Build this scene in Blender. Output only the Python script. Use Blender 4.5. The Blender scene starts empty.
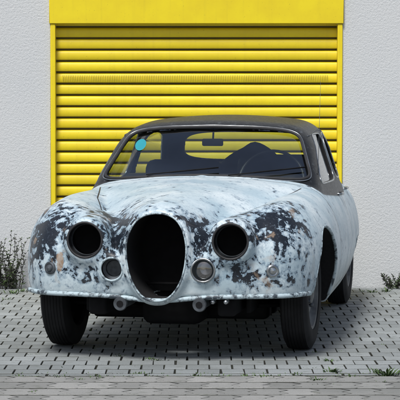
import bpy, bmesh, math, random
import numpy as np
from mathutils import Vector
random.seed(4); np.random.seed(4)
scene=bpy.context.scene
def link(o):
    scene.collection.objects.link(o); return o
def empty(name,loc=(0,0,0),rz=0):
    o=bpy.data.objects.new(name,None); o.location=loc; o.rotation_euler=(0,0,rz); return link(o)
def mesh_obj(name,verts,faces,mat=None,parent=None,smooth=False,sharp=None):
    me=bpy.data.meshes.new(name); me.from_pydata([tuple(map(float,v)) for v in verts],[],faces); me.update()
    if smooth:
        me.polygons.foreach_set('use_smooth',[True]*len(me.polygons))
        if sharp: me.set_sharp_from_angle(angle=math.radians(sharp))
    if mat: me.materials.append(mat)
    o=bpy.data.objects.new(name,me); link(o)
    if parent: o.parent=parent
    return o
# ---------- material helpers
class NT:
    def __init__(s,name):
        s.m=bpy.data.materials.new(name); s.m.use_nodes=True; s.t=s.m.node_tree; s.b=s.t.nodes['Principled BSDF']
    def n(s,t,**kw):
        nd=s.t.nodes.new(t)
        for k,v in kw.items(): setattr(nd,k,v)
        return nd
    def l(s,a,b): s.t.links.new(a,b)
    def math(s,op,a,b=None,c=None,clamp=False):
        nd=s.n('ShaderNodeMath',operation=op); nd.use_clamp=clamp
        for i,v in enumerate((a,b,c)):
            if v is None: continue
            if isinstance(v,(int,float)): nd.inputs[i].default_value=v
            else: s.l(v,nd.inputs[i])
        return nd.outputs[0]
    def noise(s,vec,scale,detail=4,rough=.5,dist=0):
        nd=s.n('ShaderNodeTexNoise'); nd.inputs['Scale'].default_value=scale; nd.inputs['Detail'].default_value=detail
        nd.inputs['Roughness'].default_value=rough; nd.inputs['Distortion'].default_value=dist
        if vec is not None: s.l(vec,nd.inputs['Vector'])
        return nd.outputs['Fac']
    def ramp(s,f,a,b):
        nd=s.n('ShaderNodeMapRange'); nd.inputs['From Min'].default_value=a; nd.inputs['From Max'].default_value=b
        s.l(f,nd.inputs['Value']); return nd.outputs[0]
    def mix(s,f,a,b):
        nd=s.n('ShaderNodeMix',data_type='RGBA')
        if isinstance(f,(int,float)): nd.inputs[0].default_value=f
        else: s.l(f,nd.inputs[0])
        for i,v in ((6,a),(7,b)):
            if isinstance(v,tuple): nd.inputs[i].default_value=(*v,1)
            else: s.l(v,nd.inputs[i])
        return nd.outputs[2]
    def obj(s): return s.n('ShaderNodeTexCoord').outputs['Object']
    def bump(s,h,strength,dist):
        nd=s.n('ShaderNodeBump'); nd.inputs['Strength'].default_value=strength; nd.inputs['Distance'].default_value=dist
        s.l(h,nd.inputs['Height']); s.l(nd.outputs[0],s.b.inputs['Normal']); return nd
def simple(name,col,rough=.5,metal=0,var=.25,scale=20,spec=None):
    t=NT(name); f=t.noise(t.obj(),scale,3)
    c=t.mix(t.ramp(f,.3,.7),tuple(v*(1-var) for v in col),tuple(min(1,v*(1+var)) for v in col))
    t.l(c,t.b.inputs['Base Color']); t.b.inputs['Roughness'].default_value=rough; t.b.inputs['Metallic'].default_value=metal
    if spec is not None: t.b.inputs['Specular IOR Level'].default_value=spec
    return t.m
M_rubber=simple('tyre_rubber',(.015,.015,.016),.85,var=.4,scale=9,spec=.3)
M_black=simple('dark_metal',(.009,.009,.010),.75,spec=.15)
M_grey=simple('worn_metal',(.08,.09,.10),.5,.5,.5)
M_chrome=simple('dull_chrome',(.40,.42,.43),.3,1.0,.3)
M_steel=simple('wheel_steel',(.13,.135,.135),.6,.1,.5,scale=12)
M_seat=simple('leather_seat',(.018,.015,.014),.6)
M_trim=simple('window_rubber',(.02,.02,.022),.6)
M_sticker=simple('sticker_turquoise',(.02,.28,.34),.5,var=.05)
def glass_mat(name,tint,base,refl=1.0):
    m=bpy.data.materials.new(name); m.use_nodes=True; t=m.node_tree; t.nodes.clear()
    o=t.nodes.new('ShaderNodeOutputMaterial'); mx=t.nodes.new('ShaderNodeMixShader'); tr=t.nodes.new('ShaderNodeBsdfTransparent')
    gl=t.nodes.new('ShaderNodeBsdfGlossy'); fr=t.nodes.new('ShaderNodeFresnel'); fr.inputs[0].default_value=1.5
    tr.inputs[0].default_value=(*tint,1); gl.inputs['Roughness'].default_value=.03; gl.inputs[0].default_value=(refl,refl,refl,1)
    tc=t.nodes.new('ShaderNodeTexCoord'); no=t.nodes.new('ShaderNodeTexNoise'); no.inputs['Scale'].default_value=2.2; no.inputs['Detail'].default_value=3
    t.links.new(tc.outputs['Object'],no.inputs['Vector'])
    ma=t.nodes.new('ShaderNodeMath'); ma.operation='MULTIPLY_ADD'; ma.inputs[1].default_value=base*2; t.links.new(no.outputs['Fac'],ma.inputs[0]); t.links.new(fr.outputs[0],ma.inputs[2])
    t.links.new(ma.outputs[0],mx.inputs[0]); t.links.new(tr.outputs[0],mx.inputs[1]); t.links.new(gl.outputs[0],mx.inputs[2]); t.links.new(mx.outputs[0],o.inputs[0])
    return m
M_glass=glass_mat('window_glass',(.80,.86,.83),.12)
M_lens=glass_mat('lamp_lens',(.8,.8,.8),.15)

# ---------- generic geometry
def tube(name,pts,r,mat,parent=None,closed=False,seg=8):
    P=[Vector(p) for p in pts]; n=len(P); V=[];F=[]
    prev=None
    for i in range(n):
        a=P[(i-1)%n] if (closed or i>0) else P[i]; b=P[(i+1)%n] if (closed or i<n-1) else P[i]
        t=(b-a).normalized()
        if prev is None:
            u=t.cross(Vector((0,0,1)))
            if u.length<.1: u=t.cross(Vector((1,0,0)))
        else: u=prev-t*prev.dot(t)
        u.normalize(); prev=u; w=t.cross(u)
        rr=r[i] if hasattr(r,'__len__') else r
        for k in range(seg):
            an=2*math.pi*k/seg; V.append(P[i]+u*(rr*math.cos(an))+w*(rr*math.sin(an)))
    for i in range(n if closed else n-1):
        j=(i+1)%n
        for k in range(seg):
            k2=(k+1)%seg; F.append((i*seg+k,i*seg+k2,j*seg+k2,j*seg+k))
    if not closed: F.append(tuple(range(seg))[::-1]); F.append(tuple((n-1)*seg+k for k in range(seg)))
    return mesh_obj(name,V,F,mat,parent,True)
def lathe(name,prof,axis,loc,mat,parent,seg=48,close=False,sharp=35):
    V=[];F=[]
    for (a,r) in prof:
        for k in range(seg):
            t=2*math.pi*k/seg; c,s=r*math.cos(t),r*math.sin(t)
            V.append((a,c,s) if axis=='x' else ((c,a,s) if axis=='y' else (c,s,a)))
    n=len(prof)
    for i in range(n-1):
        for k in range(seg):
            k2=(k+1)%seg; F.append((i*seg+k,i*seg+k2,(i+1)*seg+k2,(i+1)*seg+k))
    o=mesh_obj(name,V,F,mat,parent,True,sharp); o.location=loc; return o
def rbox(name,size,loc,mat,parent,bev=.03,rot=(0,0,0),seg=3):
    bm=bmesh.new(); bmesh.ops.create_cube(bm,size=1)
    for v in bm.verts: v.co=Vector((v.co.x*size[0],v.co.y*size[1],v.co.z*size[2]))
    bmesh.ops.bevel(bm,geom=list(bm.edges),offset=bev,segments=seg,affect='EDGES',profile=.5)
    me=bpy.data.meshes.new(name); bm.to_mesh(me); bm.free(); me.materials.append(mat)
    me.polygons.foreach_set('use_smooth',[True]*len(me.polygons)); me.set_sharp_from_angle(angle=math.radians(40))
    o=link(bpy.data.objects.new(name,me)); o.location=loc; o.rotation_euler=rot; o.parent=parent; return o

# ================= CAR =================
TH=math.radians(9.5)
car=empty('classic_car',(-.230,11.4,0),-TH)
def curve(pts,sm=.10):
    xs=np.linspace(-1,6,3501); p=np.array(pts); v=np.interp(xs,p[:,0],p[:,1])
    k=int(sm/.002); ker=np.hanning(2*k+3); ker/=ker.sum(); v=np.convolve(np.pad(v,k+1,mode='edge'),ker,'valid')
    return lambda y: np.interp(y,xs,v).astype(np.float32)
def smax(a,b,k):
    h=np.clip(.5+.5*(a-b)/k,0,1); return b*(1-h)+a*h+k*h*(1-h)
def smin(a,b,k): return -smax(-a,-b,k)
cW=curve([(0,.715),(.2,.77),(.45,.818),(.9,.85),(1.4,.828),(2.3,.80),(3.0,.765),(3.6,.735),(4.0,.69),(4.4,.60)],.2)
cH=curve([(-.2,.78),(0,.805),(.15,.838),(.4,.872),(.8,.908),(1.2,.928),(1.55,.936),(1.8,.90),(3.5,.9),(3.9,.85),(4.3,.70)],.12)
cHW=curve([(0,.17),(.2,.250),(.6,.40),(1.0,.52),(1.5,.66),(4.5,.7)],.15)
cHD=curve([(0,.15),(.5,.16),(.9,.13),(1.5,.055),(4,.08)],.2)
cWC=curve([(0,.73),(.15,.780),(.4,.832),(.8,.856),(1.4,.864),(2.5,.875),(3.4,.865),(4,.80),(4.4,.66)],.15)
cXW=curve([(0,.47),(.5,.60),(1.5,.655),(4.5,.60)],.2)
cF=curve([(0,0),(.2,.03),(.4,.06),(.6,.115),(.70,.18),(.78,.33),(.9,.7)],.10)
cFA=curve([(0,.7),(.2,.9),(.5,2.0),(.8,2.4)],.15)
cB=curve([(0,.355),(.45,.345),(1.15,.23),(3.1,.23),(4.3,.33)],.1)
cG=curve([(1.4,.685),(1.9,.69),(2.3,.690),(2.9,.665),(3.4,.61),(3.8,.53)],.25)
cZ=curve([(1.4,1.17),(1.9,1.257),(2.3,1.288),(2.6,1.297),(3.0,1.275),(3.4,1.20),(3.8,1.05)],.3)
def grille_e(ax,z):
    wz=.163-.038*np.clip((.62-z)/.29,0,1)**1.5
    return ((ax/wz)**2.5+(np.abs(z-.562)/.230)**2.5+1e-6)**(1/2.5)*.15-.15
def lower(x,y,z):
    ax=np.abs(x)
    side=ax-(cW(y)-.13*(np.maximum(z-.5,0)/.38)**2-.06*(np.maximum(.5-z,0)/.25)**2)
    hood=cH(y)-cHD(y)*(ax/cHW(y))**2.4+.007*np.exp(-(ax/.022)**2)*(y<1.6)
    wing=cWC(y)-2.1*(ax-cXW(y))**2
    top=z-smax(hood,wing,.02)
    front=(cF(ax)+cFA(ax)*np.maximum(z-.52,0)**2+.5*np.maximum(.5-z,0)**2)-y
    rear=y-(4.38-.25*(ax/.75)**4-1.6*np.maximum(z-.5,0)**2)
    b=smax(side,top,.12); b=smax(b,front,.09); b=smax(b,rear,.15); b=smax(b,cB(y)-z,.02)
    n=np.sqrt((ax-.39)**2+(z-.648)**2)-.122
    n=smax(smax(n,.022-y,.035),y-.60,.1); b=smin(b,n,.055)
    n=np.sqrt((ax-.245)**2+(z-.495)**2)-.076
    n=smax(smax(n,.025-y,.03),y-.4,.1); b=smin(b,n,.035)
    e=grille_e(ax,z)
    n=smax(smax(e-.017,-.012+.9*np.maximum(z-.6,0)**2-y,.03),y-.3,.1); b=smin(b,n,.045)
    return b
def green(x,y,z):
    ax=np.abs(x)
    gs=(ax-(cG(y)-.33*(z-.88)))/1.05
    gt=z-(cZ(y)-.15*ax**2)
    gf=((1.45+1.45*(z-.93)+.45*ax**2)-y)/1.76
    gr=(y-(3.72-1.2*(z-.9)-.4*ax**2))/1.5
    g=smax(gs,gt,.12); g=smax(g,gf,.05); g=smax(g,gr,.08)
    return np.maximum(g,.75-z)
ZC,HZ,NW=1.084,.138,8
def ws_w(z): return .635-(z-.91)*.42
SZ,SH=1.032,.143
def y0(z): return 1.45+1.45*(z-.93)+.19+.09
def y1(z): return 3.38-1.0*(z-.9)
def cutfn(x,y,z):
    ax=np.abs(x)
    c=np.maximum(grille_e(ax,z),y-.5)
    c=np.minimum(c,np.maximum(np.sqrt((ax-.39)**2+(z-.648)**2)-.092,y-.3))
    c=np.minimum(c,np.maximum(np.sqrt((ax-.245)**2+(z-.495)**2)-.06,y-.12))
    c=np.minimum(c,np.maximum(np.sqrt((y-.79)**2+(z-.325)**2)-.362,.42-ax))
    c=np.minimum(c,np.maximum(np.maximum(np.sqrt((y-3.53)**2+(z-.32)**2)-.345,z-.47),.42-ax))
    c=np.minimum(c,np.maximum(green(x,y,z)+.032,.90-z))
    c=np.minimum(c,np.maximum.reduce([ax-.60,1.8-y,y-3.4,.40-z,z-.97]))
    zp=z+.10*ax**2
    e=((ax/ws_w(z))**NW+(np.abs(zp-ZC)/HZ)**NW)**(1/NW)
    c=np.minimum(c,np.maximum(np.maximum((e-1)*.12,y-2.25),1.4-y))
    a=y0(z); e=((np.abs(y-(a+2.50)/2)/np.maximum((2.50-a)/2,.05))**7+(np.abs(z-SZ)/SH)**7)**(1/7)
    c=np.minimum(c,np.maximum((e-1)*.1,.35-ax))
    a=y1(z); e=((np.abs(y-(a+2.60)/2)/np.maximum((a-2.60)/2,.05))**4+(np.abs(z-SZ)/SH)**4)**(1/4)
    c=np.minimum(c,np.maximum((e-1)*.1,.35-ax))
    e=((ax/(.47-(z-.98)*.3))**4+(np.abs(z-1.075)/.095)**4)**(1/4)
    c=np.minimum(c,np.maximum((e-1)*.1,2.9-y))
    return c
def pre(x,y,z): return smin(lower(x,y,z),green(x,y,z),.02)
def full(x,y,z): return np.maximum(pre(x,y,z),-cutfn(x,y,z))
h=.0105
nx=int(.90/h)+2; xs=(np.arange(nx)*h).astype(np.float32); ys=(np.arange(-.06,4.46,h)).astype(np.float32); zs=np.arange(.17,1.34,h).astype(np.float32)
parts=[]
for i0 in range(0,nx,16):
    X,Y,Z=np.meshgrid(xs[i0:i0+16],ys,zs,indexing='ij'); parts.append(full(X,Y,Z).astype(np.float32))
Fh=np.concatenate(parts,0); Ff=np.concatenate([Fh[::-1],Fh[1:]],0); del parts,X,Y,Z
org=np.array([-xs[-1],ys[0],zs[0]])
S=Ff<0
corner=[(i,j,k) for i in(0,1) for j in(0,1) for k in(0,1)]
sh=tuple(d-1 for d in S.shape)
cnt=np.zeros(sh,np.int8)
for (i,j,k) in corner: cnt+=S[i:i+sh[0],j:j+sh[1],k:k+sh[2]]
I,J,K=np.nonzero((cnt>0)&(cnt<8)); N=len(I)
cv={c:Ff[I+c[0],J+c[1],K+c[2]] for c in corner}
acc=np.zeros((N,3)); num=np.zeros(N)
for a in corner:
    for d in range(3):
        if a[d]==0:
            b=list(a); b[d]=1; b=tuple(b); va,vb=cv[a],cv[b]; m=(va<0)!=(vb<0)
            t=np.where(m,va/np.where(m,va-vb,1),0)
            for q in range(3): acc[:,q]+=m*(a[q]+(t if q==d else 0))
            num+=m
P=acc/num[:,None]+np.stack([I,J,K],1); P=P*h+org
idx=-np.ones(sh,np.int32); idx[I,J,K]=np.arange(N)
quads=[]
for d in range(3):
    o1,o2=[(1,2),(2,0),(0,1)][d]
    sl0=[slice(1,-1)]*3; sl0[d]=slice(0,-1); sl1=list(sl0); sl1[d]=slice(1,None)
    A=S[tuple(sl0)];B=S[tuple(sl1)]; e=np.nonzero(A!=B); g=[e[0],e[1],e[2]]
    for q in range(3):
        if q!=d: g[q]=g[q]+1
    def cell(a,b):
        t=[g[0].copy(),g[1].copy(),g[2].copy()]; t[o1]-=a; t[o2]-=b; return idx[t[0],t[1],t[2]]
    q4=np.stack([cell(1,1),cell(0,1),cell(0,0),cell(1,0)],1); flip=~A[e]
    q4[flip]=q4[flip][:,::-1]; quads.append(q4)
Q=np.concatenate(quads); Q=Q[(Q>=0).all(1)]
P0=P.copy(); ep=.002
for it in range(4):
    x,y,z=P.T; f=full(x,y,z)
    G=np.stack([full(x+ep,y,z)-full(x-ep,y,z),full(x,y+ep,z)-full(x,y-ep,z),full(x,y,z+ep)-full(x,y,z-ep)],1)/(2*ep)
    st=-(f/np.maximum((G**2).sum(1),.2))[:,None]*G
    L=np.linalg.norm(st,axis=1,keepdims=True); st*=np.minimum(1,.005/np.maximum(L,1e-9)); P+=st*.9
    dd=P-P0; L=np.linalg.norm(dd,axis=1,keepdims=True); P=P0+dd*np.minimum(1,.009/np.maximum(L,1e-9))
me=bpy.data.meshes.new('body_shell'); me.vertices.add(N); me.vertices.foreach_set('co',P.astype(np.float32).ravel())
me.loops.add(len(Q)*4); me.loops.foreach_set('vertex_index',Q.ravel().astype(np.int32))
me.polygons.add(len(Q)); me.polygons.foreach_set('loop_start',np.arange(0,len(Q)*4,4,dtype=np.int32))
me.update(calc_edges=True); me.validate()
me.polygons.foreach_set('use_smooth',np.ones(len(me.polygons),bool)); me.set_sharp_from_angle(angle=math.radians(50))
x,y,z=P.T; ax=np.abs(x)
def attr(n,v):
    a=me.attributes.new(n,'FLOAT','POINT'); a.data.foreach_set('value',np.asarray(v,np.float32))
attr('cut',pre(x,y,z)); attr('gh',lower(x,y,z)-green(x,y,z))
he=np.interp(y,[0,.05,.12,.25,.5,.9,1.4],[.10,.13,.19,.27,.39,.51,.60])
attr('hoodgap',np.where((z>.72)&(y<1.40),ax-he,1))
attr('hoodrear',np.where((ax<he+.004)&(z>.7),y-(1.385+.25*ax**2),1))
def gs(cx,cy,cz,rx,ry,rz,mir=True):
    X=ax if mir else x
    return np.exp(-(((X-cx)/rx)**2+((y-cy)/ry)**2+((z-cz)/rz)**2))
wear=.70*gs(.39,.1,.66,.20,.2,.17)+.65*gs(.62,.2,.72,.16,.3,.14)+.8*gs(.23,.08,.64,.07,.2,.16)+.5*gs(.68,.4,.55,.15,.3,.2)
wear+=.75*np.exp(-((ax-he)/.04)**2)*(z>.72)*(y<1.0)*np.clip(1.15-y,0,1)
wear+=.35*gs(.0,.1,.80,.25,.12,.08)+.65*gs(-.3,.35,.82,.14,.22,.1,False)+.75*gs(.48,.12,.44,.22,.3,.07,False)+.5*gs(.62,.35,.78,.12,.25,.1,False)+.65*gs(-.70,.3,.6,.12,.25,.2,False)+.4*gs(-.45,.12,.46,.2,.3,.07,False)
wear+=.14*(y>1.4)*np.clip((z-.3)*1,0,1)
attr('wear',wear)
attr('rustmark',gs(-.545,.2,.53,.030,.4,.08,False)+gs(.50,.2,.50,.02,.4,.05,False)*.7)
bodyo=link(bpy.data.objects.new('body_shell',me)); bodyo.parent=car
# body material
t=NT('primer_paint'); ob=t.obj()
def at(n):
    a=t.n('ShaderNodeAttribute',attribute_name=n); return a.outputs['Fac']
n1=t.noise(ob,10,6,.64,1.0); n2=t.noise(ob,28,5,.65,.3); n3=t.noise(ob,3.6,4,.6); n4=t.noise(ob,70,4,.6)
s=t.math('ADD',t.math('MULTIPLY',n1,.60),t.math('MULTIPLY',n2,.50)); s=t.math('ADD',s,t.math('MULTIPLY',at('wear'),.165))
dark=t.ramp(s,.675,.70); mid=t.ramp(s,.59,.69)
pale=t.mix(t.ramp(n3,.38,.62),(.40,.52,.58),(.64,.72,.745))
pale=t.mix(t.math('MULTIPLY',t.ramp(n4,.50,.72),.5),pale,(.30,.39,.46))
c=t.mix(t.math('MULTIPLY',mid,.85),pale,(.14,.22,.30))
c=t.mix(dark,c,(.010,.014,.021))
c=t.mix(t.math('MULTIPLY',t.ramp(n4,.56,.70),t.math('MULTIPLY',dark,.4)),c,(.09,.12,.16))
rust=t.math('MULTIPLY',t.ramp(t.noise(ob,6.3,5,.6,.6),.62,.67),t.math('MULTIPLY',at('wear'),1.3),clamp=True)
rust=t.math('MAXIMUM',t.math('MULTIPLY',rust,.7),t.ramp(t.math('ADD',at('rustmark'),t.math('MULTIPLY',n2,.9)),1.0,1.12))
c=t.mix(t.math('MULTIPLY',rust,.75),c,(.38,.27,.18))
sp=t.n('ShaderNodeSeparateXYZ'); t.l(ob,sp.inputs[0])
def line(v,w): return t.ramp(t.math('ABSOLUTE',v),w,w*.6)
gap=t.math('MAXIMUM',line(at('hoodgap'),.005),line(at('hoodrear'),.005))
side=t.math('MULTIPLY',t.ramp(t.math('ABSOLUTE',sp.outputs[0]),.64,.65),t.ramp(sp.outputs[2],.27,.275))
for yy in (1.50,2.56):
    gap=t.math('MAXIMUM',gap,t.math('MULTIPLY',side,line(t.math('SUBTRACT',sp.outputs[1],yy),.007)))
dz=t.math('MULTIPLY',line(t.math('SUBTRACT',sp.outputs[2],.285),.005),t.math('MULTIPLY',t.ramp(sp.outputs[1],1.5,1.501),t.ramp(sp.outputs[1],3.3,3.29)))
gap=t.math('MAXIMUM',gap,dz)
c=t.mix(gap,c,(.015,.015,.017))
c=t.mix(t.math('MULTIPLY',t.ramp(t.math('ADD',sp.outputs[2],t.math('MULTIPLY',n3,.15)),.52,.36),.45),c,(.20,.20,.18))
roof=t.mix(t.ramp(n2,.56,.72),(.007,.008,.010),(.07,.08,.09))
ghm=t.ramp(at('gh'),-.002,.002); c=t.mix(ghm,c,roof)
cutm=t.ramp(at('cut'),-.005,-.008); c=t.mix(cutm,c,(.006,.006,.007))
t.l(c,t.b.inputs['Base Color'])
r=t.math('ADD',.22,t.math('MULTIPLY',n4,.38)); r=t.math('ADD',r,t.math('MULTIPLY',cutm,.5),clamp=True)
t.l(r,t.b.inputs['Roughness'])
hgt=t.math('SUBTRACT',t.math('MULTIPLY',n4,.15),t.math('ADD',t.math('MULTIPLY',dark,.3),gap))
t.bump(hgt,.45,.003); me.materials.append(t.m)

def front_y(x,z):
    yy=np.arange(-.1,.8,.002); f=pre(np.full_like(yy,x),yy,np.full_like(yy,z)); i=np.argmax(f<0); return float(yy[i])
def side_x(y,z):
    xx=np.arange(1.0,.3,-.002); f=pre(xx,np.full_like(xx,y),np.full_like(xx,z)); i=np.argmax(f<0); return float(xx[i])
paintm=NT('primer_trim'); nn=paintm.noise(paintm.obj(),22,5,.65); paintm.l(paintm.mix(paintm.ramp(nn,.46,.58),(.44,.54,.58),(.05,.065,.08)),paintm.b.inputs['Base Color']); paintm.b.inputs['Roughness'].default_value=.5
for sg in(-1,1):
    pts=[]
    for k in range(48):
        a=2*math.pi*k/48; px,pz=.39+.093*math.cos(a),.648+.093*math.sin(a); pts.append((sg*px,front_y(px,pz)+.001,pz))
    tube('headlamp_rim',pts,.0065,M_trim,car,True)
    lathe('headlamp_bowl',[(.10,.088),(.17,.086),(.20,.05),(.205,.001)],'y',(sg*.39,0,.648),M_black,car)
    lathe('headlamp_mount_ring',[(.075,.091),(.070,.082),(.078,.079),(.085,.085)],'y',(sg*.39,0,.648),M_grey,car)
    pts=[]
    for k in range(40):
        a=2*math.pi*k/40; px,pz=.245+.061*math.cos(a),.495+.061*math.sin(a); pts.append((sg*px,front_y(px,pz),pz))
    tube('fog_lamp_rim',pts,.006,paintm.m if sg<0 else M_chrome,car,True)
    fy=front_y(.60,.49)
    o=lathe('indicator_lamp',[(.03,.036),(-.008,.034),(-.012,.026),(-.010,.020),(-.020,.015),(-.024,.001)],'y',(sg*.60,fy,.49),M_grey if sg<0 else M_chrome,car,32); o.rotation_euler=(0,0,sg*.4)
    pts=[]
    for k in range(33):
        a=math.radians(-8+196*k/32); yy=.79+.364*math.cos(a); zz=.325+.364*math.sin(a)
        if zz>cB(np.array([yy]))[0]-.0: pts.append((sg*(side_x(yy,zz)-.006),yy,zz))
    tube('front_arch_lip',pts,.009,paintm.m,car)
    pts=[]
    for k in range(25):
        yy=3.53-.31+.62*k/24; pts.append((sg*(side_x(yy,.47)-.006),yy,.47))
    tube('rear_arch_lip',pts,.008,paintm.m,car)
lathe('fog_lamp_blank',[(.03,.060),(.035,.045),(.045,.04),(.05,.001)],'y',(-.245,.05,.495),M_grey,car)
lathe('fog_lamp_reflector',[(.02,.060),(.05,.05),(.08,.03),(.09,.001)],'y',(.245,.03,.495),M_chrome,car)
lathe('fog_lamp_lens',[(0,.060),(-.010,.045),(-.014,.02),(-.015,.001)],'y',(.245,.045,.495),M_lens,car)
pts=[]
for k in range(80):
    a=2*math.pi*k/80; ca,sa=math.cos(a),math.sin(a)
    lo,hi=0,.4
    for _ in range(30):
        md=(lo+hi)/2
        if grille_e(np.array([abs(ca)*md]),np.array([.562+sa*md]))[0]<0: lo=md
        else: hi=md
    px,pz=ca*lo,.562+sa*lo; pts.append((px,front_y(px,pz+(.004 if sa>0 else -.004)),pz))
tube('grille_rim',pts,.0055,paintm.m,car,True)
rbox('radiator',(.34,.05,.42),(0,.42,.56),M_black,car,.01)
tube('radiator_stay',[(-.15,.30,.40),(.15,.30,.40)],.008,M_black,car)
pts=[]
for k in range(61):
    px=-.80+1.6*k/60; axx=abs(px); yy=float(cF(np.array([axx]))[0])+.012; pts.append((px,yy+.000,.354-.022*math.exp(-(px/.2)**2)))
pts=[p for p in pts if p[1]<.38]
tube('front_valance_lip',pts,.013,paintm.m,car)
for px in(-.20,.225):
    lathe('bumper_mount',[(0,.001),(0,.034),(.012,.038),(.02,.030),(.30,.030)],'y',(px,.02,.312),M_grey,car,28)
    lathe('bumper_mount_hole',[(-.002,.001),(-.002,.018)],'y',(px,.019,.312),M_black,car,20)
for px in(.29,.36): lathe('chrome_bolt',[(-.004,.001),(0,.010),(.006,.013),(.05,.013)],'y',(px,.06,.325),M_chrome,car,16)
rbox('front_crossmember',(1.0,.16,.13),(0,.78,.235),M_black,car,.03)
rbox('underbody_tray',(1.02,3.0,.16),(0,2.5,.25),M_black,car,.04)
rbox('engine_sump',(.34,.6,.2),(0,.75,.26),M_black,car,.05)
rbox('chassis_leg',(.1,.7,.1),(-.35,.5,.29),M_black,car,.02); rbox('chassis_leg',(.1,.7,.1),(.35,.5,.29),M_black,car,.02)
for sg in(-1,1):
    tube('suspension_arm',[(sg*.3,.78,.24),(sg*.64,.8,.27)],.025,M_black,car); tube('steering_link',[(sg*.1,.62,.24),(sg*.6,.66,.26)],.012,M_black,car)
    rbox('wheel_housing',(.03,.9,.42),(sg*.44,.8,.45),M_black,car,.01)
tube('exhaust_pipe',[(-.3,1.2,.17),(-.3,3,.17),(-.35,4.2,.22)],.025,M_black,car)
tube('rear_axle',[(-.6,3.53,.32),(.6,3.53,.32)],.04,M_black,car)
def wheel(sg,yy,steer=0,xc=.675):
    w=empty('wheel'); w.parent=car; w.location=(sg*xc,yy,.325); w.rotation_euler=(0,0,steer)
    R=.325; hw=.078
    pr=[(-hw*.6,.20),(-hw*.95,.215),(-hw,.26),(-hw*.93,.295),(-hw*.78,.313)]
    for k in range(7):
        a=-hw*.66+k*hw*.22; R_=R-.005*(abs(k-3)/3)**2; pr+=[(a-.0072,R_),(a+.0072,R_)]+([(a+.0078,R_-.004),(a+.0093,R_-.004)] if k<6 else [])
    pr+=[(hw*.78,.313),(hw*.93,.295),(hw,.26),(hw*.95,.215),(hw*.6,.20)]
    lathe('tyre',pr,'x',(0,0,0),M_rubber,w,64)
    s=sg
    rim=[(s*.060,.214),(s*.068,.212),(s*.066,.196),(s*.045,.188),(s*.03,.17),(s*.028,.15),(s*.045,.12),(s*.05,.09),(s*.04,.075),(s*.062,.065),(s*.070,.04),(s*.072,.001)]
    lathe('rim',rim,'x',(0,0,0),M_steel,w,48)
    lathe('inner_drum',[(-s*.06,.205),(-s*.02,.19),(-s*.02,.001)],'x',(0,0,0),M_black,w,32)
    for k in range(5):
        a=2*math.pi*k/5; tube('wheel_nut',[(s*.04,.085*math.cos(a),.085*math.sin(a)),(s*.064,.085*math.cos(a),.085*math.sin(a))],.011,M_grey,w,seg=6)
for sg in(-1,1): wheel(sg,.8,-.03,.67); wheel(sg,3.53,0,.60)
def patch(name,fn,nu,nv,mat):
    V=[fn(u/(nu-1),v/(nv-1)) for v in range(nv) for u in range(nu)]
    F=[(v*nu+u,v*nu+u+1,(v+1)*nu+u+1,(v+1)*nu+u) for v in range(nv-1) for u in range(nu-1)]
    return mesh_obj(name,V,F,mat,car,True)
def wsy(x,z): return 1.45+1.45*(z-.93)+.45*x*x
def f1(u,v):
    zp=.942+.284*v; x=(2*u-1)*(ws_w(zp-.03)+.010); z=zp-.10*x*x; return (x,wsy(x,z)+.028,z)
patch('windscreen',f1,30,12,M_glass)
def f2(u,v):
    z=.972+.206*v; x=(2*u-1)*(.48-(z-.98)*.3); return (x,3.72-1.2*(z-.9)-.4*x*x-.027,z)
patch('rear_window',f2,20,8,M_glass)
def gx_(yy,z): return float(cG(np.array([yy]))[0])-.33*(z-.88)
for sg in(-1,1):
    def f3(u,v):
        z=.888+.290*v; a=y0(z)-.01; yy=a+(2.51-a)*u; return (sg*(gx_(yy,z)-.016),yy,z)
    def f4(u,v):
        z=.888+.290*v; a=y1(z)+.01; yy=2.59+(a-2.59)*u; return (sg*(gx_(yy,z)-.016),yy,z)
    patch('front_side_window',f3,16,6,M_glass); patch('rear_side_window',f4,12,6,M_glass)
    for nm,A,B,n_ in (('front_window_trim',lambda z:y0(z),lambda z:2.50,7),('rear_window_trim',lambda z:2.60,y1,4)):
        pts=[]
        for k in range(72):
            a=2*math.pi*k/72; ca,sa=math.cos(a),math.sin(a); z=SZ+(SH+.003)*math.copysign(abs(sa)**(2/n_),sa)
            c0=(A(z)+B(z))/2; hh=(B(z)-A(z))/2+.004; yy=c0+hh*math.copysign(abs(ca)**(2/n_),ca)
            pts.append((sg*(side_x(yy,z)+.001),yy,z))
        tube(nm,pts,.0055,M_chrome,car,True,6)
    pts=[]
    for k in range(30):
        yy=1.97+1.4*k/29; z=float(cZ(np.array([yy]))[0])-.095; z=min(z,1.20); pts.append((sg*(side_x(yy,z)+.002),yy,z))
    tube('drip_rail',pts,.005,M_grey,car,False,6)
    for yy in(2.42,3.22):
        xx=side_x(yy,.80); tube('door_handle',[(sg*(xx-.005),yy-.08,.80),(sg*(xx+.022),yy-.07,.80),(sg*(xx+.022),yy+.06,.80),(sg*(xx-.005),yy+.08,.80)],.007,M_chrome,car)
def wspath(off,dy,n=120):
    pts=[]
    for k in range(n):
        a=2*math.pi*k/n; ca,sa=math.cos(a),math.sin(a); zp=ZC+(HZ+off)*math.copysign(abs(sa)**(2/NW),sa)
        z=zp
        for _ in range(3):
            x=(ws_w(z)+off)*math.copysign(abs(ca)**(2/NW),ca); z=zp-.10*x*x
        pts.append((x,wsy(x,z)+dy,z))
    return pts
tube('windscreen_seal',wspath(.004,.0),.010,M_trim,car,True)
tube('windscreen_trim',wspath(.012,-.010),.004,M_chrome,car,True,6)
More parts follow.
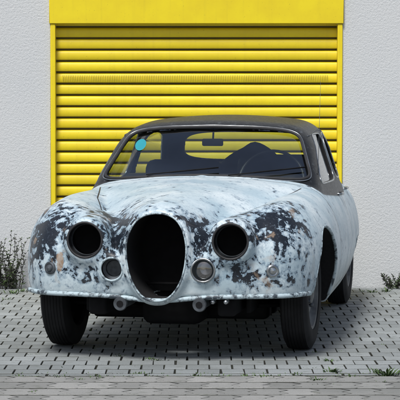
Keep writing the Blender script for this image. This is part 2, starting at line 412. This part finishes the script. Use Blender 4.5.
for x0,x1 in((-.34,-.04),(.16,.46)):
    p0=(x0,wsy(x0,.94)-.03,.945); p1=(x1,wsy(x1,.975)-.025,.975)
    tube('wiper_arm',[p0,p1],.0035,M_black,car); b=[(x1+d,wsy(x1+d,.975+.10*d)-.012,.975+.10*d) for d in(-.16,0,.13)]
    tube('wiper_blade',b,.0045,M_black,car)
rbox('rear_view_mirror',(.13,.025,.045),(0,1.86,1.13),M_black,car,.01); tube('mirror_stalk',[(0,1.87,1.13),(0,1.90,1.22)],.006,M_black,car)
V=[];n=28; cx,cz=-.44,1.115
for k in range(n):
    a=2*math.pi*k/n; x=cx+.036*math.cos(a); z=cz+.034*math.sin(a); V.append((x,wsy(x,z)+.022,z))
mesh_obj('round_sticker',V,[tuple(range(n))],M_sticker,car)
rbox('dashboard',(1.12,.22,.20),(0,1.80,.84),M_seat,car,.05)
wl=[]
for k in range(40):
    a=2*math.pi*k/40; wl.append((.34+.20*math.cos(a),2.02+.20*math.sin(a)*.40,.89+.20*math.sin(a)*.917))
M_wheelrim=simple('steering_bakelite',(.05,.05,.05),.35)
tube('steering_wheel',wl,.010,M_wheelrim,car,True)
for a in(0,math.pi,-math.pi/2): tube('steering_spoke',[(.34,2.02,.89),(.34+.19*math.cos(a),2.02+.19*math.sin(a)*.4,.89+.19*math.sin(a)*.917)],.009,M_wheelrim,car)
tube('steering_column',[(.34,2.02,.89),(.34,1.8,.82)],.03,M_black,car)
for sg in(-1,1):
    rbox('front_seat_back',(.50,.15,.55),(sg*.30,2.52,.735 if sg<0 else .77),M_seat,car,.06,(math.radians(-14),0,0)); rbox('front_seat_cushion',(.50,.5,.16),(sg*.30,2.25,.52),M_seat,car,.05)
rbox('rear_seat_back',(1.1,.18,.5),(0,3.28,.72),M_seat,car,.06,(math.radians(-15),0,0))
V=[];F=[];n=24
for j in range(n):
    for i in range(n):
        u,v=i/(n-1)*2-1,j/(n-1)*2-1; hh=max(0,1-abs(u)**1.4)*max(0,1-abs(v)**3)
        V.append((.10+.36*u,2.86+.2*v,.74+.37*hh**.7*(1+.10*u)+.008*math.sin(7*u+5*v)))
for j in range(n-1):
    for i in range(n-1): F.append((j*n+i,j*n+i+1,(j+1)*n+i+1,(j+1)*n+i))
mesh_obj('dust_sheet',V,F,M_seat,car,True)
tube('radio_antenna',[(.66,1.70,.86),(.665,1.72,1.1),(.672,1.75,1.50)],[.0022,.0015,.0008],M_grey,car,seg=6)

# ================= BUILDING =================
WY=16.0
bld=empty('garage_building',(0,WY,0))
t=NT('white_stucco'); ob=t.obj()
a=t.noise(ob,60,5,.7); b_=t.noise(ob,150,2,.6); c_=t.noise(ob,1.3,4); d_=t.noise(ob,9,4)
sp=t.n('ShaderNodeSeparateXYZ'); t.l(ob,sp.inputs[0])
col=t.mix(t.ramp(c_,.3,.7),(.80,.83,.87),(.86,.88,.90)); 
dirt=t.math('MULTIPLY',t.ramp(t.math('ADD',sp.outputs[2],t.math('MULTIPLY',d_,.3)),.42,.08),.45)
col=t.mix(dirt,col,(.36,.36,.33)); col=t.mix(t.math('MULTIPLY',t.ramp(a,.58,.72),.30),col,(.45,.46,.48))
t.l(col,t.b.inputs['Base Color']); t.b.inputs['Roughness'].default_value=.9
t.bump(t.math('ADD',a,t.math('MULTIPLY',b_,.4)),.8,.008); M_st=t.m
def box(name,x0,x1,y0_,y1_,z0,z1,mat,parent,bev=0):
    return rbox(name,(x1-x0,y1_-y0_,z1-z0),((x0+x1)/2,(y0_+y1_)/2,(z0+z1)/2),mat,parent,bev or .004,seg=1)
DL,DR,DT=-1.098,1.046,1.945
box('wall',-9,DL,0,.3,-.1,5,M_st,bld); box('wall',DR,9,0,.3,-.1,5,M_st,bld); box('wall',DL,DR,0,.3,2.20,5,M_st,bld)
box('side_wall',-9,-8.7,.3,8,-.1,5,M_st,bld); box('side_wall',8.7,9,.3,8,-.1,5,M_st,bld)
box('roof_slab',-9.3,9.3,-.3,8.3,5,5.25,simple('concrete',(.3,.3,.29),.9),bld)
box('gutter',-9.3,9.3,-.42,-.303,4.95,5.08,M_grey,bld)
pit=.0835
def yellow(name,seam):
    t=NT(name); ob=t.obj(); gi=t.n('ShaderNodeNewGeometry').outputs['Random Per Island']
    nn=t.noise(ob,6,4,.6); col=t.mix(t.ramp(nn,.35,.7),(.87,.69,.008),(.80,.61,.009)); col=t.mix(t.math('MULTIPLY',gi,.35),col,(.58,.43,.01))
    mp=t.n('ShaderNodeMapping'); mp.inputs['Scale'].default_value=(25,1,1.0); t.l(ob,mp.inputs[0]); st=t.noise(mp.outputs[0],1,4)
    col=t.mix(t.math('MULTIPLY',t.ramp(st,.55,.8),.15),col,(.35,.27,.03))
    spk=t.noise(ob,90,3,.6); col=t.mix(t.math('MULTIPLY',t.ramp(spk,.66,.72),.4),col,(.25,.19,.03))
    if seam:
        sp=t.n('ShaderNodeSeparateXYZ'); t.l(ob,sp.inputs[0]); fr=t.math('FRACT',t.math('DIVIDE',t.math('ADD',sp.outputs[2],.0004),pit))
        seam_shade=t.math('MAXIMUM',t.ramp(fr,.150,.118),t.ramp(fr,.95,.985)); col=t.mix(t.math('MULTIPLY',seam_shade,.92),col,(.05,.04,.012))  # dark gap between slats: shade of the recess painted into the colour
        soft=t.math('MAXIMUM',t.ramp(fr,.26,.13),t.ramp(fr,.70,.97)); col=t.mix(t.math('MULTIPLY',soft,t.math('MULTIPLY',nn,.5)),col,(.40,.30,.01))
    t.l(col,t.b.inputs['Base Color']); t.b.inputs['Roughness'].default_value=.5; return t.m
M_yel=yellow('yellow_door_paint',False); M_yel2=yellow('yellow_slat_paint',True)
door=empty('roller_shutter_door'); door.parent=bld
box('door_lintel',DL-.008,DR+.008,-.03,.10,DT,2.19,M_yel,door)
box('guide_rail',DL,DL+.035,-.02,.12,0.0,DT-.002,M_yel,door); box('guide_rail',DR-.035,DR,-.02,.12,0,DT-.002,M_yel,door)
prof=[(.030,.000),(.030,.010),(.0,.011),(-.004,.018),(-.006,.040),(-.004,.062),(.002,.074),(.024,.0825),(.030,.0835)]
V=[];F=[]; z0=.0; k=0
x0,x1=DL+.036,DR-.036
while z0<DT-.001:
    jit=random.uniform(-.0015,.0015)
    b0=len(V)
    NX=14
    for (py,pz) in prof:
        for q in range(NX+1):
            xx=x0+(x1-x0)*q/NX; V.append((xx,.055+py+jit+.0015*math.sin(xx*3+k),min(z0+pz,DT-.001)))
    for i in range(len(prof)-1):
        for q in range(NX):
            a0=b0+i*(NX+1)+q; F.append((a0,a0+1,a0+NX+2,a0+NX+1))
    z0+=pit; k+=1
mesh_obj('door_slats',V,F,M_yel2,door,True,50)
V=[];F=[]
for zz in (18*pit+.042,):
    for q in range(int((x1-x0-.1)/.013)):
        xx=x0+.05+q*.013; b0=len(V); V+=[(xx,.0445,zz-.022),(xx+.004,.0445,zz-.022),(xx+.004,.0445,zz+.022),(xx,.0445,zz+.022)]; F.append((b0,b0+1,b0+2,b0+3))
mesh_obj('vent_slots',V,F,simple('slot_dark',(.42,.33,.02),.8),door)
box('door_threshold',DL,DR,-.02,.2,-.05,.012,simple('threshold',(.2,.2,.19),.9),bld)

# ================= GROUND =================
t=NT('ground_soil'); ob=t.obj(); bt=t.n('ShaderNodeTexBrick'); t.l(ob,bt.inputs['Vector']); bt.inputs['Scale'].default_value=1
bt.inputs['Brick Width'].default_value=.2; bt.inputs['Row Height'].default_value=.12; bt.inputs['Mortar Size'].default_value=.006
bt.inputs['Color1'].default_value=(.26,.27,.27,1); bt.inputs['Color2'].default_value=(.20,.21,.21,1); bt.inputs['Mortar'].default_value=(.05,.05,.045,1)
sp=t.n('ShaderNodeSeparateXYZ'); t.l(ob,sp.inputs[0])
near=t.math('MULTIPLY',t.ramp(t.math('ABSOLUTE',sp.outputs[0]),6.5,6.49),t.math('MULTIPLY',t.ramp(sp.outputs[1],6.0,6.01),t.ramp(sp.outputs[1],16.1,16.09)))
soil=t.mix(t.ramp(t.noise(ob,5,5,.6),.45,.62),(.030,.029,.026),(.030,.036,.020))
t.l(t.mix(near,bt.outputs['Color'],soil),t.b.inputs['Base Color']); t.b.inputs['Roughness'].default_value=.95
g=150
mesh_obj('ground',[(-g,-g,-.010),(g,-g,-.010),(g,g,-.010),(-g,g,-.010)],[(0,1,2,3)],t.m)
def paver_mat(name,ca,cb):
    t=NT(name); ob=t.obj(); gi=t.n('ShaderNodeNewGeometry').outputs['Random Per Island']
    c=t.mix(gi,ca,cb); n1=t.noise(ob,130,3,.7); n2=t.noise(ob,1.1,4,.6); n3=t.noise(ob,12,4,.65)
    c=t.mix(t.math('MULTIPLY',t.ramp(n1,.45,.7),.45),c,(.12,.12,.12))
    c=t.mix(t.math('MULTIPLY',t.ramp(n2,.42,.68),.45),c,(.12,.13,.12)); c=t.mix(t.math('MULTIPLY',t.ramp(n3,.56,.70),.5),c,(.09,.10,.07))
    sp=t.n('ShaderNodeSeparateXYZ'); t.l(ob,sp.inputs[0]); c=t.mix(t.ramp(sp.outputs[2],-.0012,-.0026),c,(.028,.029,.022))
    t.l(c,t.b.inputs['Base Color']); t.b.inputs['Roughness'].default_value=.85; t.bump(n1,.5,.003); return t.m
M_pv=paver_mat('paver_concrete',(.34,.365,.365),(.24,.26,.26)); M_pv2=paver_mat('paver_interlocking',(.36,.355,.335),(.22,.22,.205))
def pavers(name,outline,cells,mat,chx=.003,chy=.009,tilt=.0035):
    V=[];F=[]; n=len(outline)
    xs_=[p[0] for p in outline]; ys_=[p[1] for p in outline]; W=max(xs_)-min(xs_); D=max(ys_)-min(ys_)
    cx0=(max(xs_)+min(xs_))/2; cy0=(max(ys_)+min(ys_))/2
    for (cx,cy) in cells:
        b0=len(V); tx,ty=random.gauss(0,tilt),random.gauss(0,tilt); dz=random.gauss(0,.0004); rz=random.gauss(0,.010)
        for (sc,zz) in ((1,-.02),(1,-.007),(0,0)):
            for (px,py) in outline:
                x,y=px-cx0,py-cy0
                if sc==0: x*=1-2*chx/W; y*=1-2*chy/D
                x,y=x-rz*y,y+rz*x
                V.append((cx+x,cy+y,zz+dz+tx*x+ty*y))
        for r in range(2):
            for i in range(n):
                j=(i+1)%n; F.append((b0+r*n+i,b0+r*n+j,b0+(r+1)*n+j,b0+(r+1)*n+i))
        F.append(tuple(b0+2*n+i for i in range(n)))
    return mesh_obj(name,V,F,mat)
def wob(x): return .02*math.sin(x*.9)+.01*math.sin(x*2.7)
pw,pd,jx,jy=.118,.185,.004,.012
cells=[]; r=0; yy=11.09
while yy+pd/2<WY+.02:
    for i in range(int(13/pw)): 
        xx=-6.5+pw*i+(pw/2 if r%2 else 0)+pw/2; cells.append((xx+random.gauss(0,.0012),yy+.4*wob(xx)))
    yy+=pd; r+=1
ol=[(0,0),(pw-jx,0),(pw-jx,pd-jy),(0,pd-jy)]
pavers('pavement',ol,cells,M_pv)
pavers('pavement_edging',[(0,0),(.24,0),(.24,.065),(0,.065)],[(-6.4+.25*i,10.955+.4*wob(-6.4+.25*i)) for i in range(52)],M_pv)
pw,pd=.150,.235; am=.022; jt=.006; je=.016
lft=[(am*(1 if i%2 else -1),pd*i/4) for i in range(5)]
cl=lambda y:min(max(y,je/2),pd-je/2)
ol=[(x+jt/2,cl(y)) for x,y in lft][::-1]+[(x+pw-jt/2,cl(y)) for x,y in lft]
cells=[]
for r in range(20):
    for i in range(int(13/pw)): cells.append((-6.5+pw*(i+.5)+(pw/2 if r%2 else 0),10.785-pd*r))
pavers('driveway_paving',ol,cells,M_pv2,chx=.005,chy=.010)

# ================= WEEDS =================
M_leaf=simple('weed_leaf',(.07,.12,.035),.6,var=.5,scale=30); M_dry=simple('weed_dry',(.05,.05,.04),.8,var=.5,scale=30)
def plant(name,cx,cy,hgt,spread,nst,mats,leaf=.02,seedv=1):
    rnd=random.Random(seedv); V=[];F=[];MI=[]
    def quad(p,d,l,w,mi):
        d=d.normalized(); s=d.cross(Vector((rnd.uniform(-1,1),rnd.uniform(-1,1),rnd.uniform(-.3,1)))).normalized(); b=len(V)
        V.extend([p,p+d*l*.5+s*w,p+d*l,p+d*l*.5-s*w]); F.append((b,b+1,b+2,b+3)); MI.append(mi)
    for k in range(nst):
        p=Vector((cx+rnd.gauss(0,spread*.4),cy+rnd.uniform(-.03,.03),0)); d=Vector((rnd.gauss(0,.2),rnd.gauss(0,.12)-.08,1)).normalized()
        H=hgt*rnd.uniform(.4,1.15); n=12
        for i in range(n):
            q=p+d*(H/n); w=.0026*(1-i/n)+.001; b=len(V)
            for s in (Vector((1,.4,0)).normalized(),Vector((-.4,1,0)).normalized()):
                b=len(V); V.extend([p-s*w,p+s*w,q+s*w*.9,q-s*w*.9]); F.append((b,b+1,b+2,b+3)); MI.append(1)
            for _ in range(4):
                quad(q,Vector((rnd.uniform(-1,1),rnd.uniform(-1,1),rnd.uniform(-.2,.9))),leaf*rnd.uniform(.5,1.6)*(1.2-i/n*.8),leaf*.16,0 if rnd.random()<.3 else 1)
            p=q; d=(d+Vector((rnd.gauss(0,.12),rnd.gauss(0,.08),0))).normalized()
    o=mesh_obj(name,V,F); o.data.materials.append(mats[0]); o.data.materials.append(mats[1]); o.data.polygons.foreach_set('material_index',MI); return o
s=135.75
plant('weed_plant',(6-200)/s,15.9,.38,.13,30,(M_leaf,M_dry),.028,3)
plant('weed_plant',(398-200)/s,15.9,.12,.08,12,(M_leaf,M_dry),.025,5)
V=[];F=[]
rnd=random.Random(8)
def tuft(cx,cy,hg,n,sp_):
    for _ in range(n):
        a=rnd.uniform(0,6.283); rr=abs(rnd.gauss(0,sp_)); p=Vector((cx+rr*math.cos(a)*1.6,cy+rr*math.sin(a)*.5,-.006)); d=Vector((math.cos(a)*.7,math.sin(a)*.7,rnd.uniform(.4,1.4))).normalized()
        L=hg*rnd.uniform(.4,1.1); w=L*.09+.001; s=Vector((-math.sin(a),math.cos(a),0)); b=len(V)
        m=p+d*L*.6; e=p+d*L+Vector((math.cos(a),math.sin(a),-.4))*L*.2
        V.extend([p-s*w*.5,p+s*w*.5,m+s*w,m-s*w,e]); F.append((b,b+1,b+2,b+3)); F.append((b+3,b+2,b+4))
def gx(px,py): 
    D=3041/(py-98.); return (px-200)*D/2172,D
for (px,py,hg,n) in ((388,376,.055,45),(380,374,.04,30),(333,373,.045,35),(331,362,.03,15),(352,378,.03,20),(318,381,.03,20),(100,379,.02,14),(20,377,.02,14),(60,378,.02,14),(140,375,.02,18),(225,377,.02,14),(180,360,.015,12),(265,378,.025,18),(300,376,.02,14),
    (120,357,.02,16),(150,360,.025,30),(157,361,.02,22),(90,352,.015,10),(20,292,.04,30),(12,294,.05,26),(372,293,.04,25),(388,292,.05,30),(362,292,.03,15),(100,335,.02,20),(95,331,.02,14),(6,300,.03,20)):
    X,D=gx(px,py); tuft(X,min(D,15.93),hg,n,.02)
for k in range(420):
    x=rnd.uniform(-3,3); y=rnd.choice([10.91,11.0,15.93,rnd.uniform(9,16),rnd.uniform(10.5,12.5)]); tuft(x,y,rnd.uniform(.006,.022),rnd.randint(4,12),.018)
mesh_obj('pavement_weeds',V,F,M_leaf)

# ================= LIGHT / CAMERA =================
w=bpy.data.worlds.new('World'); scene.world=w; w.use_nodes=True; nt=w.node_tree
sky=nt.nodes.new('ShaderNodeTexSky'); sky.sky_type='NISHITA'; sky.sun_disc=False
EL,AZ=math.radians(56),math.radians(200)
sky.sun_elevation=EL; sky.sun_rotation=AZ; sky.dust_density=3; sky.air_density=1
nt.links.new(sky.outputs[0],nt.nodes['Background'].inputs[0]); nt.nodes['Background'].inputs[1].default_value=.10
sd=bpy.data.lights.new('sun','SUN'); sd.energy=3.2; sd.angle=math.radians(16); sd.color=(.98,.98,.97)
so=link(bpy.data.objects.new('sun',sd)); dv=Vector((math.sin(AZ)*math.cos(EL),math.cos(AZ)*math.cos(EL),math.sin(EL)))
so.rotation_euler=dv.to_track_quat('Z','Y').to_euler()
cam=bpy.data.cameras.new('camera'); cam.sensor_width=36; cam.lens=36*2172/400; cam.clip_end=500; cam.clip_start=.1
co=link(bpy.data.objects.new('camera',cam)); co.location=(0,0,1.40); co.rotation_euler=(math.radians(90)-math.atan(102/2172),0,0)
scene.camera=co
scene.view_settings.view_transform='Standard'; scene.view_settings.look='None'; scene.view_settings.exposure=0
print('verts',N,'faces',len(Q))
